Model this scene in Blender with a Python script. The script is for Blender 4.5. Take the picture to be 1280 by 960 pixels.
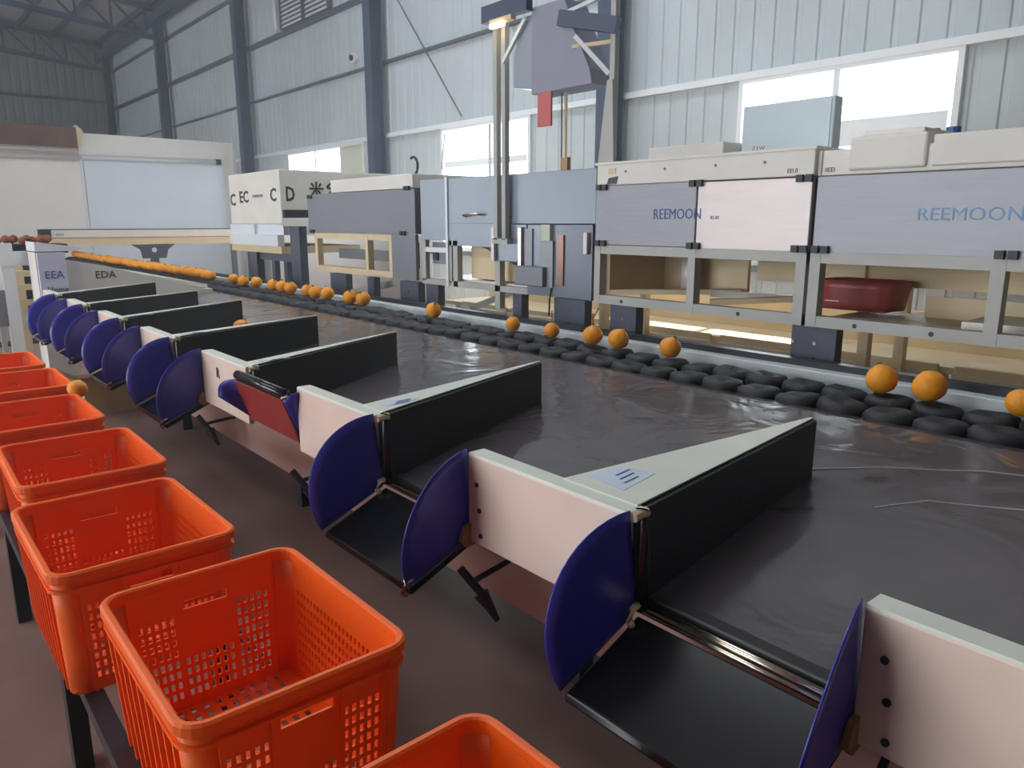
import bpy, bmesh, math, random
from mathutils import Vector, Matrix, noise
random.seed(7)
S = bpy.context.scene
COL = S.collection
for o in list(bpy.data.objects): bpy.data.objects.remove(o)

# ------------------------------------------------------------------ camera
cam_d = bpy.data.cameras.new('camera'); cam = bpy.data.objects.new('camera', cam_d); COL.objects.link(cam)
cam_d.sensor_width = 36.0; cam_d.lens = 940.0 / 1280.0 * 36.0
cam_d.clip_start = 0.05; cam_d.clip_end = 300
PITCH = math.radians(12.186); YAW = math.radians(40.107)
cam.location = (0, 0, 1.65)
cam.rotation_euler = (math.pi / 2 - PITCH, 0, -YAW)
S.camera = cam

# ------------------------------------------------------------------ world, sun, openings
w = bpy.data.worlds.new('sky'); S.world = w; w.use_nodes = True
bg = w.node_tree.nodes['Background']; bg.inputs[0].default_value = (0.86, 0.93, 1.0, 1); bg.inputs[1].default_value = 7.0
sun_d = bpy.data.lights.new('sun', 'SUN'); sun = bpy.data.objects.new('sun', sun_d); COL.objects.link(sun)
sun_d.energy = 22.0; sun_d.angle = math.radians(1.0); sun_d.color = (1.0, 0.86, 0.66)
sun.rotation_euler = Vector((-0.76, -0.12, -0.64)).to_track_quat('-Z', 'Y').to_euler()

def portal(name, loc, direction, sx, sy):
    d = bpy.data.lights.new(name, 'AREA'); d.shape = 'RECTANGLE'; d.size = sx; d.size_y = sy
    d.cycles.is_portal = True
    o = bpy.data.objects.new(name, d); COL.objects.link(o); o.location = loc
    o.rotation_euler = Vector(direction).to_track_quat('-Z', 'Y').to_euler()
portal('portal_bay_door', (-11.95, 8.0, 2.3), (1, 0, 0), 11.9, 4.5)
portal('portal_added_bay', (-11.95, 25.0, 2.3), (1, 0, 0), 9.9, 4.5)  # at the far opening added for light
portal('portal_added_skylight', (4.0, 8.0, 8.55), (0, 0, -1), 1.95, 9.9)  # at the added roof openings, unseen
portal('portal_added_skylight', (-5.0, 8.0, 8.85), (0, 0, -1), 1.95, 9.9)
portal('portal_window', (7.98, 4.15, 2.2), (-1, 0, 0), 2.3, 2.0)
portal('portal_window', (7.98, 10.2, 2.2), (-1, 0, 0), 2.3, 2.0)
S.view_settings.view_transform = 'Standard'; S.view_settings.look = 'None'
S.view_settings.exposure = 0.28; S.view_settings.gamma = 1.0
S.view_settings.use_curve_mapping = False
S.cycles.use_denoising = True
S.cycles.max_bounces = 8; S.cycles.diffuse_bounces = 5

# ------------------------------------------------------------------ materials
def lin(c):
    return tuple(((x / 255) / 12.92 if x / 255 <= 0.04045 else ((x / 255 + 0.055) / 1.055) ** 2.4) for x in c)
MATS = {}
def mat(name, rgb, rough=0.5, metal=0.0, var=0.08, scale=6.0, bump=0.0, bscale=40.0, spec=0.5, coat=0.0, stretch=None, emit=None, estr=0.0, subs=0.0):
    m = bpy.data.materials.new(name); m.use_nodes = True
    nt = m.node_tree; n = nt.nodes; L = nt.links; b = n['Principled BSDF']
    c = lin(rgb)
    tc = n.new('ShaderNodeTexCoord'); mp = n.new('ShaderNodeMapping'); L.new(tc.outputs['Object'], mp.inputs[0])
    if stretch: mp.inputs['Scale'].default_value = stretch
    nz = n.new('ShaderNodeTexNoise'); nz.inputs['Scale'].default_value = scale; nz.inputs['Detail'].default_value = 4
    L.new(mp.outputs[0], nz.inputs[0])
    rp = n.new('ShaderNodeValToRGB'); L.new(nz.outputs[0], rp.inputs[0])
    rp.color_ramp.elements[0].position = 0.3; rp.color_ramp.elements[1].position = 0.7
    rp.color_ramp.elements[0].color = (*[x * (1 - var) for x in c], 1)
    rp.color_ramp.elements[1].color = (*[min(1, x * (1 + var)) for x in c], 1)
    L.new(rp.outputs[0], b.inputs['Base Color'])
    b.inputs['Roughness'].default_value = rough; b.inputs['Metallic'].default_value = metal
    b.inputs['Specular IOR Level'].default_value = spec; b.inputs['Coat Weight'].default_value = coat
    if subs: b.inputs['Subsurface Weight'].default_value = subs; b.inputs['Subsurface Radius'].default_value = (.02, .01, .005)
    if bump:
        nb = n.new('ShaderNodeTexNoise'); nb.inputs['Scale'].default_value = bscale; nb.inputs['Detail'].default_value = 3
        L.new(mp.outputs[0], nb.inputs[0])
        bp = n.new('ShaderNodeBump'); bp.inputs['Strength'].default_value = bump; bp.inputs['Distance'].default_value = 0.01
        L.new(nb.outputs[0], bp.inputs['Height']); L.new(bp.outputs[0], b.inputs['Normal'])
    if emit:
        b.inputs['Emission Color'].default_value = (*lin(emit), 1); b.inputs['Emission Strength'].default_value = estr
    MATS[name] = m; return m
mat('floor', (140, 110, 100), 0.42, 0, 0.25, 1.3, 0.08, 8, 0.5)
mat('wall_sheet', (184, 193, 195), 0.55, 0, 0.06, 0.8)
mat('end_sheet', (140, 143, 140), 0.6, 0, 0.08, 0.8)
mat('roof_sheet', (168, 160, 164), 0.7, 0, 0.08, 0.6)
mat('steel_blue', (60, 70, 94), 0.5, 0, 0.08, 3)
mat('girt', (82, 86, 96), 0.55, 0, 0.06, 3)
mat('white_frame', (225, 228, 230), 0.4, 0, 0.03, 3)
mat('cream', (228, 221, 210), 0.42, 0, 0.05, 4)
mat('plate', (230, 206, 190), 0.38, 0, 0.05, 5)
mat('skirt', (196, 162, 150), 0.3, 0, 0.06, 3)
mat('divider_top', (220, 222, 206), 0.45, 0, 0.05, 6)
mat('black_pad', (26, 24, 27), 0.45, 0, 0.2, 8, 0.1, 60)
mat('black_gloss', (20, 20, 23), 0.22, 0, 0.2, 8)
mat('flap_reflection', (150, 50, 44), 0.4, 0.0, 0.15, 5)  # red is the crates' reflection, painted into the flap colour
mat('blue_cloth', (54, 52, 158), 0.34, 0, 0.12, 9, 0.06, 30, coat=0.25)
mat('chrome', (200, 190, 170), 0.22, 1.0, 0.05, 5)
mat('dark_metal', (48, 48, 54), 0.4, 0.3, 0.15, 6)
mat('rubber', (36, 37, 42), 0.6, 0, 0.25, 18, 0.3, 50)
mat('rail_white', (206, 212, 212), 0.35, 0, 0.06, 6)
mat('crate', (255, 102, 2), 0.5, 0, 0.07, 7, 0.05, 20, subs=0.05)
mat('orange', (252, 158, 26), 0.45, 0, 0.14, 9, 0.35, 160)
mat('calyx', (104, 112, 44), 0.7, 0, 0.2, 20)
mat('twig', (150, 112, 66), 0.7, 0, 0.2, 20)
mat('steel', (152, 152, 156), 0.42, 0.2, 0.05, 3, stretch=(1, 1, 14))
mat('steel_light', (222, 208, 202), 0.38, 0.15, 0.04, 3, stretch=(1, 1, 14))
mat('grey_panel', (126, 128, 134), 0.42, 0.1, 0.05, 2)
mat('bluegrey_panel', (150, 159, 169), 0.35, 0.15, 0.06, 1.5)
mat('glass_dark', (126, 132, 144), 0.22, 0.1, 0.06, 2)
mat('frame_grey', (178, 176, 168), 0.45, 0, 0.05, 4)
mat('tan', (222, 200, 160), 0.6, 0, 0.07, 4)
mat('foot', (78, 82, 98), 0.5, 0, 0.08, 6)
mat('hood', (142, 142, 158), 0.5, 0, 0.05, 2)
mat('red_tub', (168, 72, 74), 0.4, 0, 0.08, 6)
mat('red_sheet', (200, 96, 92), 0.6, 0, 0.06, 6)
mat('copper', (142, 108, 96), 0.25, 0.7, 0.2, 1.2, stretch=(3, 1, 1))
mat('partition', (242, 237, 229), 0.35, 0, 0.03, 1.5, coat=0.15)
mat('partition_cool', (226, 233, 240), 0.3, 0, 0.03, 1.5, coat=0.15)
mat('print_blue', (40, 82, 140), 0.5, 0, 0.02)
mat('print_pale', (122, 158, 194), 0.5, 0, 0.02)
mat('print_dark', (40, 38, 44), 0.5, 0, 0.02)
mat('sticker', (206, 214, 226), 0.4, 0, 0.03)
mat('carton', (178, 146, 104), 0.8, 0, 0.1, 8)
mat('lamp_tube', (255, 236, 200), 0.4, emit=(255, 226, 180), estr=9.0)
mat('poster', (214, 214, 234), 0.5, 0, 0.02)
mat('pale_box', (200, 211, 217), 0.5, 0, 0.04, 2)
mat('brown_fruit', (150, 74, 40), 0.6, 0, 0.3, 20)
mat('blind', (206, 212, 190), 0.7, 0, 0.04, 2)
mat('scratch_glint', (188, 178, 180), 0.3)  # pale grey paints scratches and reflected highlights onto the tray creases
mat('bed_black', (30, 30, 34), 0.5, 0, 0.15, 10)

# window glass: clear, thin
g = bpy.data.materials.new('glass'); g.use_nodes = True
nt = g.node_tree; nt.nodes.clear()
o_ = nt.nodes.new('ShaderNodeOutputMaterial'); mx = nt.nodes.new('ShaderNodeMixShader')
tr = nt.nodes.new('ShaderNodeBsdfTransparent'); gl = nt.nodes.new('ShaderNodeBsdfGlossy'); gl.inputs['Roughness'].default_value = 0.03
tr.inputs[0].default_value = (0.94, 0.97, 0.97, 1)
mx.inputs[0].default_value = 0.07
nt.links.new(tr.outputs[0], mx.inputs[1]); nt.links.new(gl.outputs[0], mx.inputs[2]); nt.links.new(mx.outputs[0], o_.inputs[0])
MATS['glass'] = g

# tray sheet: dark, slightly wet-looking, with wavy relief and scuffs
t = mat('tray_sheet', (90, 83, 85), 0.2, 0, 0.12, 2.0, spec=0.6)
nt = t.node_tree; n = nt.nodes; L = nt.links; b = n['Principled BSDF']
tc = n.new('ShaderNodeTexCoord')
nz = n.new('ShaderNodeTexNoise'); nz.inputs['Scale'].default_value = 3.4; nz.inputs['Detail'].default_value = 2.5; nz.inputs['Distortion'].default_value = 1.2
L.new(tc.outputs['Object'], nz.inputs[0])
bp = n.new('ShaderNodeBump'); bp.inputs['Strength'].default_value = 0.35; bp.inputs['Distance'].default_value = 0.03
L.new(nz.outputs[0], bp.inputs['Height']); L.new(bp.outputs[0], b.inputs['Normal'])
nr = n.new('ShaderNodeTexNoise'); nr.inputs['Scale'].default_value = 5; nr.inputs['Detail'].default_value = 5
L.new(tc.outputs['Object'], nr.inputs[0])
mr = n.new('ShaderNodeMapRange'); mr.inputs[3].default_value = 0.07; mr.inputs[4].default_value = 0.26
L.new(nr.outputs[0], mr.inputs[0]); L.new(mr.outputs[0], b.inputs['Roughness'])

# ------------------------------------------------------------------ helpers
def origin(o):
    v = Vector((0, 0, 0))
    while o is not None: v += o.location; o = o.parent
    return v
class MB:
    def __init__(s): s.v = []; s.f = []
    def add(s, vs, fs):
        k = len(s.v); s.v += [Vector(p) for p in vs]; s.f += [tuple(i + k for i in f) for f in fs]; return s
    def box(s, x0, x1, y0, y1, z0, z1):
        vs = [(x, y, z) for z in (z0, z1) for y in (y0, y1) for x in (x0, x1)]
        return s.add(vs, [(0, 2, 3, 1), (4, 5, 7, 6), (0, 1, 5, 4), (2, 6, 7, 3), (0, 4, 6, 2), (1, 3, 7, 5)])
    def bar(s, a, b, wd, ht, up=(0, 0, 1)):
        a = Vector(a); b = Vector(b); d = (b - a).normalized(); up = Vector(up)
        if abs(d.dot(up)) > 0.98: up = Vector((1, 0, 0))
        sx = d.cross(up).normalized() * wd / 2; sz = sx.cross(d).normalized() * ht / 2
        vs = [p + i * sx + j * sz for p in (a, b) for j in (-1, 1) for i in (-1, 1)]
        return s.add(vs, [(0, 2, 3, 1), (4, 5, 7, 6), (0, 1, 5, 4), (2, 6, 7, 3), (0, 4, 6, 2), (1, 3, 7, 5)])
    def prism(s, poly, vec):            # poly: 3D points, extruded by vec
        n_ = len(poly); vec = Vector(vec)
        vs = [Vector(p) for p in poly] + [Vector(p) + vec for p in poly]
        fs = [tuple(range(n_))[::-1], tuple(range(n_, 2 * n_))]
        fs += [(i, (i + 1) % n_, n_ + (i + 1) % n_, n_ + i) for i in range(n_)]
        return s.add(vs, fs)
    def tube(s, pts, r, seg=8):
        pts = [Vector(p) for p in pts]; rings = []
        for i, p in enumerate(pts):
            d = (pts[min(i + 1, len(pts) - 1)] - pts[max(i - 1, 0)]).normalized()
            u = d.cross(Vector((0, 0, 1)) if abs(d.z) < 0.9 else Vector((1, 0, 0))).normalized(); v = d.cross(u)
            rr = r[i] if isinstance(r, (list, tuple)) else r
            rings.append([p + rr * (math.cos(2 * math.pi * k / seg) * u + math.sin(2 * math.pi * k / seg) * v) for k in range(seg)])
        vs = [q for R in rings for q in R]; fs = []
        for i in range(len(rings) - 1):
            for k in range(seg):
                fs.append((i * seg + k, i * seg + (k + 1) % seg, (i + 1) * seg + (k + 1) % seg, (i + 1) * seg + k))
        fs.append(tuple(range(seg))[::-1]); fs.append(tuple(range((len(rings) - 1) * seg, len(rings) * seg)))
        return s.add(vs, fs)
    def lathe(s, prof, c, seg=16):      # prof: (r, z)
        vs = []; fs = []
        for r, z in prof:
            for k in range(seg):
                a = 2 * math.pi * k / seg; vs.append((c[0] + r * math.cos(a), c[1] + r * math.sin(a), c[2] + z))
        for i in range(len(prof) - 1):
            for k in range(seg): fs.append((i * seg + k, i * seg + (k + 1) % seg, (i + 1) * seg + (k + 1) % seg, (i + 1) * seg + k))
        fs.append(tuple(range(seg))[::-1]); fs.append(tuple(range((len(prof) - 1) * seg, len(prof) * seg)))
        return s.add(vs, fs)
    def sheet(s, fn, nu, nv):
        vs = [fn(i / nu, j / nv) for j in range(nv + 1) for i in range(nu + 1)]
        fs = [(j * (nu + 1) + i, j * (nu + 1) + i + 1, (j + 1) * (nu + 1) + i + 1, (j + 1) * (nu + 1) + i) for j in range(nv) for i in range(nu)]
        return s.add(vs, fs)
    def build(s, name, m, parent=None, loc=None, smooth=False, bevel=0.0, solid=0.0):
        org = origin(parent) if parent else Vector(loc or (0, 0, 0))
        me = bpy.data.meshes.new(name)
        me.from_pydata([p - org for p in s.v], [], s.f); 
        bm = bmesh.new(); bm.from_mesh(me); bmesh.ops.recalc_face_normals(bm, faces=bm.faces); bm.to_mesh(me); bm.free()
        me.materials.append(MATS[m])
        if smooth: me.shade_smooth()
        o = bpy.data.objects.new(name, me); COL.objects.link(o)
        if parent: o.parent = parent
        else: o.location = org
        if solid:
            md = o.modifiers.new('solid', 'SOLIDIFY'); md.thickness = solid; md.offset = 0
        if bevel:
            md = o.modifiers.new('bevel', 'BEVEL'); md.width = bevel; md.segments = 2; md.limit_method = 'ANGLE'
        return o
def tag(o, label=None, cat=None, group=None, kind=None):
    if label: o['label'] = label
    if cat: o['category'] = cat
    if group: o['group'] = group
    if kind: o['kind'] = kind
    return o
def thing(name, loc, label=None, cat=None, group=None, kind=None):
    o = bpy.data.objects.new(name, None); COL.objects.link(o); o.location = loc; o.empty_display_size = 0.1
    return tag(o, label, cat, group, kind)
def copy_tree(o, parent=None):
    c = o.copy(); COL.objects.link(c); c.parent = parent
    for ch in o.children: copy_tree(ch, c)
    return c
def B(x0, x1, y0, y1, z0, z1): return MB().box(x0, x1, y0, y1, z0, z1)
def text(name, s, size, loc, facing, m, parent, stretch=1.0, depth=0.001, bold=0.0):
    cu = bpy.data.curves.new(name, 'FONT'); cu.body = s; cu.size = size; cu.extrude = depth; cu.resolution_u = 2; cu.offset = bold
    tmp = bpy.data.objects.new('tmp', cu); COL.objects.link(tmp)
    dg = bpy.context.evaluated_depsgraph_get(); me = bpy.data.meshes.new_from_object(tmp.evaluated_get(dg))
    bpy.data.objects.remove(tmp)
    rx, rz = {'-x': (Vector((0, -1, 0)), Vector((-1, 0, 0))), '-y': (Vector((1, 0, 0)), Vector((0, -1, 0)))}[facing]
    off = Vector(loc) - origin(parent)
    for v in me.vertices: v.co = off + rx * v.co.x * stretch + Vector((0, 0, 1)) * v.co.y + rz * v.co.z
    me.materials.clear(); me.materials.append(MATS[m]); me.name = name
    o = bpy.data.objects.new(name, me); COL.objects.link(o); o.parent = parent; return o

# ------------------------------------------------------------------ setting
tag(B(-12, 8.2, -8, 34.2, -0.1, 0).build('floor', 'floor'), 'grey brown polished concrete floor of the packing hall', 'floor', kind='structure')

XW = 8.0
def corrug(y0, y1, z0, z1, parent, m='wall_sheet', pitch=0.26, axis='y', pos=XW, sgn=1):
    """ribbed steel sheet between y0..y1 (or x0..x1) and z0..z1"""
    pts = []; a = y0
    while a < y1 - 1e-6:
        for d, h in ((0, 0), (0.18, 0), (0.195, 0.014), (0.245, 0.014)):
            if a + d < y1: pts.append((a + d, h))
        a += pitch
    pts.append((y1, 0))
    f = (lambda p, z: (pos + sgn * p[1], p[0], z)) if axis == 'y' else (lambda p, z: (p[0], pos + sgn * p[1], z))
    vs = [f(p, z) for z in (z0, z1) for p in pts]; n_ = len(pts)
    return MB().add(vs, [(i, i + 1, n_ + i + 1, n_ + i) for i in range(n_ - 1)]).build('wall_sheet', m, parent)

wr = thing('wall_right', (XW, 13, 0), 'ribbed pale blue grey sheet steel side wall with windows', 'wall', kind='structure')
WIN = [(2.97, 5.36), (9.0, 11.38), (14.1, 17.75), (21.5, 25.0)]
ZS, ZT = 1.15, 3.25
edges = [-8, 7.4, 13.7, 20.2, 26.7, 34.2]
for a, b_ in zip(edges[:-1], edges[1:]):
    corrug(a, b_, 0, ZS, wr)
    for z0, z1 in ((ZT, 4.6), (4.6, 5.87), (5.87, 8.3)): corrug(a, b_, z0, z1, wr)
    c = a
    for y0, y1 in WIN:
        if a <= y0 < b_:
            if y0 > c: corrug(c, y0, ZS, ZT, wr)
            c = y1
    if c < b_: corrug(c, b_, ZS, ZT, wr)
for z, h, m in ((1.1, .06, 'girt'), (3.275, 0.08, 'white_frame'), (4.6, 0.05, 'girt'), (5.87, 0.11, 'girt'), (7.2, 0.08, 'girt')):
    for a, b_ in zip(edges[:-1], edges[1:]):
        B(XW - 0.07, XW + .03, a, b_, z - h / 2, z + h / 2).build('girt', m, wr)

def window(n_, y0, y1, mull, transom, blinds=(), th=.05):
    o = thing('window_%d' % n_, (XW, y0, ZS), kind='structure')
    tag(o, ['white framed two light window above the long grader cabinet', 'white framed window behind the tall hood tower', 'white framed three light window beside the far dark column', 'white framed window hidden past the far partition'][n_ - 1], 'window')
    f = 0.06
    B(XW - .06, XW + .04, y0, y0 + f, ZS, ZT).build('window_frame', 'white_frame', o)
    B(XW - .06, XW + .04, y1 - f, y1, ZS, ZT).build('window_frame', 'white_frame', o)
    B(XW - .06, XW + .04, y0 + f, y1 - f, ZT - f, ZT).build('window_frame', 'white_frame', o)
    B(XW - .06, XW + .04, y0 + f, y1 - f, ZS, ZS + f).build('window_frame', 'white_frame', o)
    ys = [y0 + f] + [m for m in mull] + [y1 - f]
    for m in mull: B(XW - .05, XW + .03, m - .035, m + .035, ZS + f, ZT - f).build('mullion', 'white_frame', o)
    for i, (a, b_) in enumerate(zip(ys[:-1], ys[1:])):
        B(XW - .045, XW + .03, a + .035, b_ - .035, transom - th, transom + th).build('transom', 'white_frame', o)
        if i in blinds:
            B(XW + .0, XW + .012, a, b_, ZS + f, ZT - f).build('pane', 'blind', o)
        else:
            for z0, z1 in ((ZS + f, transom - th), (transom + th, ZT - f)):
                B(XW, XW + .006, a, b_, z0, z1).build('pane', 'glass', o)
window(1, *WIN[0], [4.19], 2.55, th=.13)
window(2, *WIN[1], [10.0], 2.62)
window(3, *WIN[2], [15.1, 16.3], 2.2, blinds=(0,))
window(4, *WIN[3], [23.2], 2.6)

# louvre vent high on the wall and fittings
lv = thing('wall_louvre', (XW - .05, 16.4, 5.95), 'grey slatted louvre vent high on the side wall', 'vent')
for y0, y1 in ((15.25, 16.4), (16.45, 17.6)):
    B(XW - .03, XW, y0, y1, 5.95, 7.15).build('vent_back', 'girt', lv)
    for k in range(13):
        z = 5.98 + k * 0.092
        MB().bar((XW - .07, y0, z + .02), (XW - .07, y1, z + .02), 0.012, 0.075, (0.5, 0, 0.8)).build('slat', 'white_frame', lv)
    for yy in (y0, y1 - .03): B(XW - .12, XW - .03, yy, yy + .03, 5.93, 7.17).build('vent_frame', 'girt', lv)
cd_ = MB().tube([(XW - .1, 17.85, 8.0), (XW - .1, 17.85, 6.2), (XW - .1, 17.8, 5.98)], 0.05).build('conduit', 'white_frame', loc=(XW - .1, 17.85, 5.98), smooth=True)
tag(cd_, 'pale conduit running down beside the louvre vent', 'pipe')
sn = thing('wall_siren', (XW - .06, 14.35, 4.85), 'small white round siren on the wall above the windows', 'siren')
MB().tube([(XW - .005, 14.35, 4.85), (XW - .09, 14.35, 4.85)], 0.10, 16).build('siren_body', 'white_frame', sn, smooth=False)
MB().tube([(XW - .09, 14.35, 4.85), (XW - .13, 14.35, 4.85)], [0.05, 0.06], 12).build('siren_horn', 'dark_metal', sn)
rod = MB().tube([(XW - .2, 13.2, 6.4), (XW - .2, 10.55, 3.35)], 0.014).build('brace_rod', 'girt', loc=(XW - .2, 10.55, 3.35))
tag(rod, 'thin diagonal bracing rod across the pale wall', 'brace rod')
rod2 = MB().tube([(XW - .09, 11.2, 3.15), (XW - .09, 11.32, 2.55)], 0.01).build('window_stay', 'girt', loc=(XW - .09, 11.2, 2.55))
tag(rod2, 'thin dark stay slanting across the bright window', 'window stay')

# end wall
wb = thing('wall_back', (0, 34.1, 0), 'dull grey sheet wall at the far end of the hall', 'wall', kind='structure')
for a in range(-12, 8, 4):
    corrug(a, a + 4, 0, 6.2, wb, 'end_sheet', 0.3, 'x', 34.1); corrug(a, a + 4, 6.2, 10.2, wb, 'end_sheet', 0.3, 'x', 34.1)
for z in (3.0, 6.2): B(-12, 8, 34.0, 34.08, z - .05, z + .05).build('girt', 'girt', wb)
wl = thing('wall_left', (-12.05, 13, 0), 'unseen sheet wall with an open loading bay and an added far bay', 'wall', kind='structure')
for x0, x1, y0, y1, z0, z1 in ((-12.1, -12, -8, 2, 0, 8.3), (-12.1, -12, 14, 20, 0, 8.3), (-12.1, -12, 30, 34.2, 0, 8.3), (-12.1, -12, 2, 14, 4.6, 8.3), (-12.1, -12, 20, 30, 4.6, 8.3)):  # far opening added to raise the light on end wall and roof
    B(x0, x1, y0, y1, z0, z1).build('wall_sheet', 'end_sheet', wl)
wf = thing('wall_front', (0, -8.05, 0), 'plain sheet wall behind the viewer', 'wall', kind='structure')
for x0, x1, y0, y1, z0, z1 in ((-12, -2, -8.1, -8, 0, 9.3), (-2, 8.2, -8.1, -8, 0, 9.3)):
    B(x0, x1, y0, y1, z0, z1).build('wall_sheet', 'end_sheet', wf)

# roof with open skylight strips (unseen, added for overhead light), purlins
def zr(x): return 8.25 + 0.1 * (8 - x) if x > -2 else 9.25 - 0.1 * (-2 - x)
ce = thing('ceiling', (-2, 13, 9.25), 'grey sheet metal roof on dark purlins', 'ceiling', kind='structure')
def roof(x0, x1, y0, y1):
    MB().prism([(x0, y0, zr(x0)), (x1, y0, zr(x1)), (x1, y0, zr(x1) + .06), (x0, y0, zr(x0) + .06)], (0, y1 - y0, 0)).build('roof_sheet', 'roof_sheet', ce)
for x0, x1 in ((-12, -6), (-6, -4), (-4, -2), (-2, 3), (3, 5), (5, 8.25)):
    if (x0, x1) == (3, 5): segs = ((-8, 3), (13, 34.2))
    elif (x0, x1) == (-6, -4): segs = ((-8, 3), (13, 34.2))
    else: segs = ((-8, 34.2),)
    for y0, y1 in segs: roof(x0, x1, y0, y1)
for x in (7.6, 6.2, 5.1, 2.8, 1.4, 0, -1.8, -3.6, -6.4, -8.4, -10.4):
    MB().bar((x, -8, zr(x) - .1), (x, 34, zr(x) - .1), 0.08, 0.18).build('purlin', 'steel_blue', ce)

# columns and trusses
CY = [7.2, 13.25, 19.75, 26.2, 32.9]
clab = ['dark blue steel column beside the hood tower', 'dark blue steel column between the two smaller windows', 'dark steel column beside the cream partition end', 'dark steel column behind the cream partition', 'dark steel column in the far wall corner']
for y, lb in zip(CY, clab):
    c = thing('steel_column', (7.7, y, 0), lb, 'column', 'steel wall columns')
    B(7.62, 7.64, y - .125, y + .125, 0.02, 7.7).build('flange', 'steel_blue', c)
    B(7.86, 7.88, y - .125, y + .125, 0.02, 7.7).build('flange', 'steel_blue', c)
    B(7.64, 7.86, y - .012, y + .012, 0.02, 7.7).build('web', 'steel_blue', c)
    B(7.57, 7.92, y - .18, y + .18, 0, 0.02).build('base_plate', 'steel_blue', c)
tlab = ['dark roof truss over the grader, out of the upper frame', 'dark roof truss at the column between the small windows', 'dark lattice roof truss nearest in the upper left corner', 'dark lattice roof truss second from the far wall', 'dark lattice roof truss against the far wall']
for y, lb in zip(CY, tlab):
    tr_ = thing('roof_truss', (7.7, y, 7.2), lb, 'truss', 'lattice roof trusses')
    def zt(x): return zr(x) - 0.24
    def zb(x): return zt(x) - 0.85
    MB().bar((7.7, y, zt(7.7)), (-2, y, zt(-2)), .16, .16).build('top_chord', 'steel_blue', tr_)
    MB().bar((-2, y, zt(-2)), (-11.9, y, zt(-11.9)), .16, .16).build('top_chord', 'steel_blue', tr_)
    MB().bar((7.7, y, zb(7.7)), (-2, y, zb(-2)), .14, .14).build('bottom_chord', 'steel_blue', tr_)
    MB().bar((-2, y, zb(-2)), (-11.9, y, zb(-11.9)), .14, .14).build('bottom_chord', 'steel_blue', tr_)
    x = 7.4
    while x > -11:
        MB().bar((x, y, zb(x)), (x, y, zt(x)), .06, .06).build('web_post', 'steel_blue', tr_)
        MB().bar((x, y, zb(x)), (x - .95, y, zt(x - .95)), .06, .06).build('web_diagonal', 'steel_blue', tr_)
        x -= 0.95 if x > 1 else 1.9
ev = MB().bar((7.66, -8, 7.75), (7.66, 34, 7.75), .2, .25).build('eave_beam', 'steel_blue', loc=(7.66, 13, 7.62))
tag(ev, 'long dark eave beam along the column tops', 'beam')

# ------------------------------------------------------------------ cream partition at the far end
pt = thing('partition', (4, 20, 0), 'cream coated partition wall of the booth behind the feed end', 'partition')
B(-6, 3.95, 20.0, 20.1, 0, 3.3).build('wall_panel', 'partition', pt)
B(4.0, 7.5, 20.02, 20.12, 0, 3.62).build('wall_panel', 'partition', pt)
B(3.95, 4.0, 19.985, 20.12, 0, 3.32).build('joint_strip', 'white_frame', pt)
B(4.02, 7.2, 19.99, 20.02, 0, 3.03).build('inset_panel', 'partition_cool', pt)
B(-6, 3.93, 19.9, 20.05, 3.28, 3.72).build('fascia', 'copper', pt)
MB().prism([(3.93, 19.88, 3.26), (3.99, 19.88, 3.3), (4.06, 19.88, 3.66), (3.93, 19.88, 3.78)], (0, .24, 0)).build('fascia_cap', 'tan', pt)
MB().tube([(3.98, 19.93, 3.08), (7.0, 19.93, 3.12)], .055, 10).build('rail', 'white_frame', pt, smooth=True)
MB().tube([(7.0, 19.93, 3.12), (7.12, 19.93, 3.121)], .07, 10).build('rail_cap', 'dark_metal', pt)
MB().tube([(-6, 19.93, 3.05), (3.9, 19.93, 3.06)], .07, 10).build('rail', 'steel_light', pt, smooth=True)
MB().tube([(-6, 19.93, 3.2), (3.9, 19.93, 3.21)], .05, 10).build('rail', 'steel_light', pt, smooth=True)
B(7.48, 7.54, 19.98, 20.12, 0, 3.64).build('end_trim', 'white_frame', pt)

# feed beam conveyor across the far end
fb = thing('cross_conveyor', (4.4, 17, 0), 'cream cross conveyor beam spanning the far feed end', 'conveyor')
B(2.5, 6.45, 17, 17.5, 1.34, 1.49).build('side_beam', 'cream', fb, bevel=.01)
B(2.55, 6.45, 17.03, 17.5, 1.19, 1.335).build('lower_beam', 'tan', fb)
B(2.5, 2.72, 16.98, 17.0, 1.36, 1.49).build('end_cap', 'print_dark', fb)
B(2.55, 6.45, 17.0, 17.5, 1.49, 1.505).build('belt', 'dark_metal', fb)
text('lettering', 'IEEEI', .07, (2.8, 16.998, 1.38), '-y', 'print_dark', fb)
MB().prism([(4.15, 17.05, 1.19), (5.0, 17.05, 1.19), (4.85, 17.05, 1.08), (4.8, 17.05, .9), (4.35, 17.05, .9), (4.32, 17.05, 1.08)], (0, .1, 0)).build('bracket', 'foot', fb)
MB().tube([(4.57, 17.04, 1.07), (4.57, 17.05, 1.07)], .05, 12).build('bracket_disc', 'sticker', fb)
B(4.5, 4.65, 17.06, 17.14, 0, .9).build('leg', 'foot', fb)
B(6.2, 6.3, 17.06, 17.14, 0, 1.19).build('leg', 'foot', fb)

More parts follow.
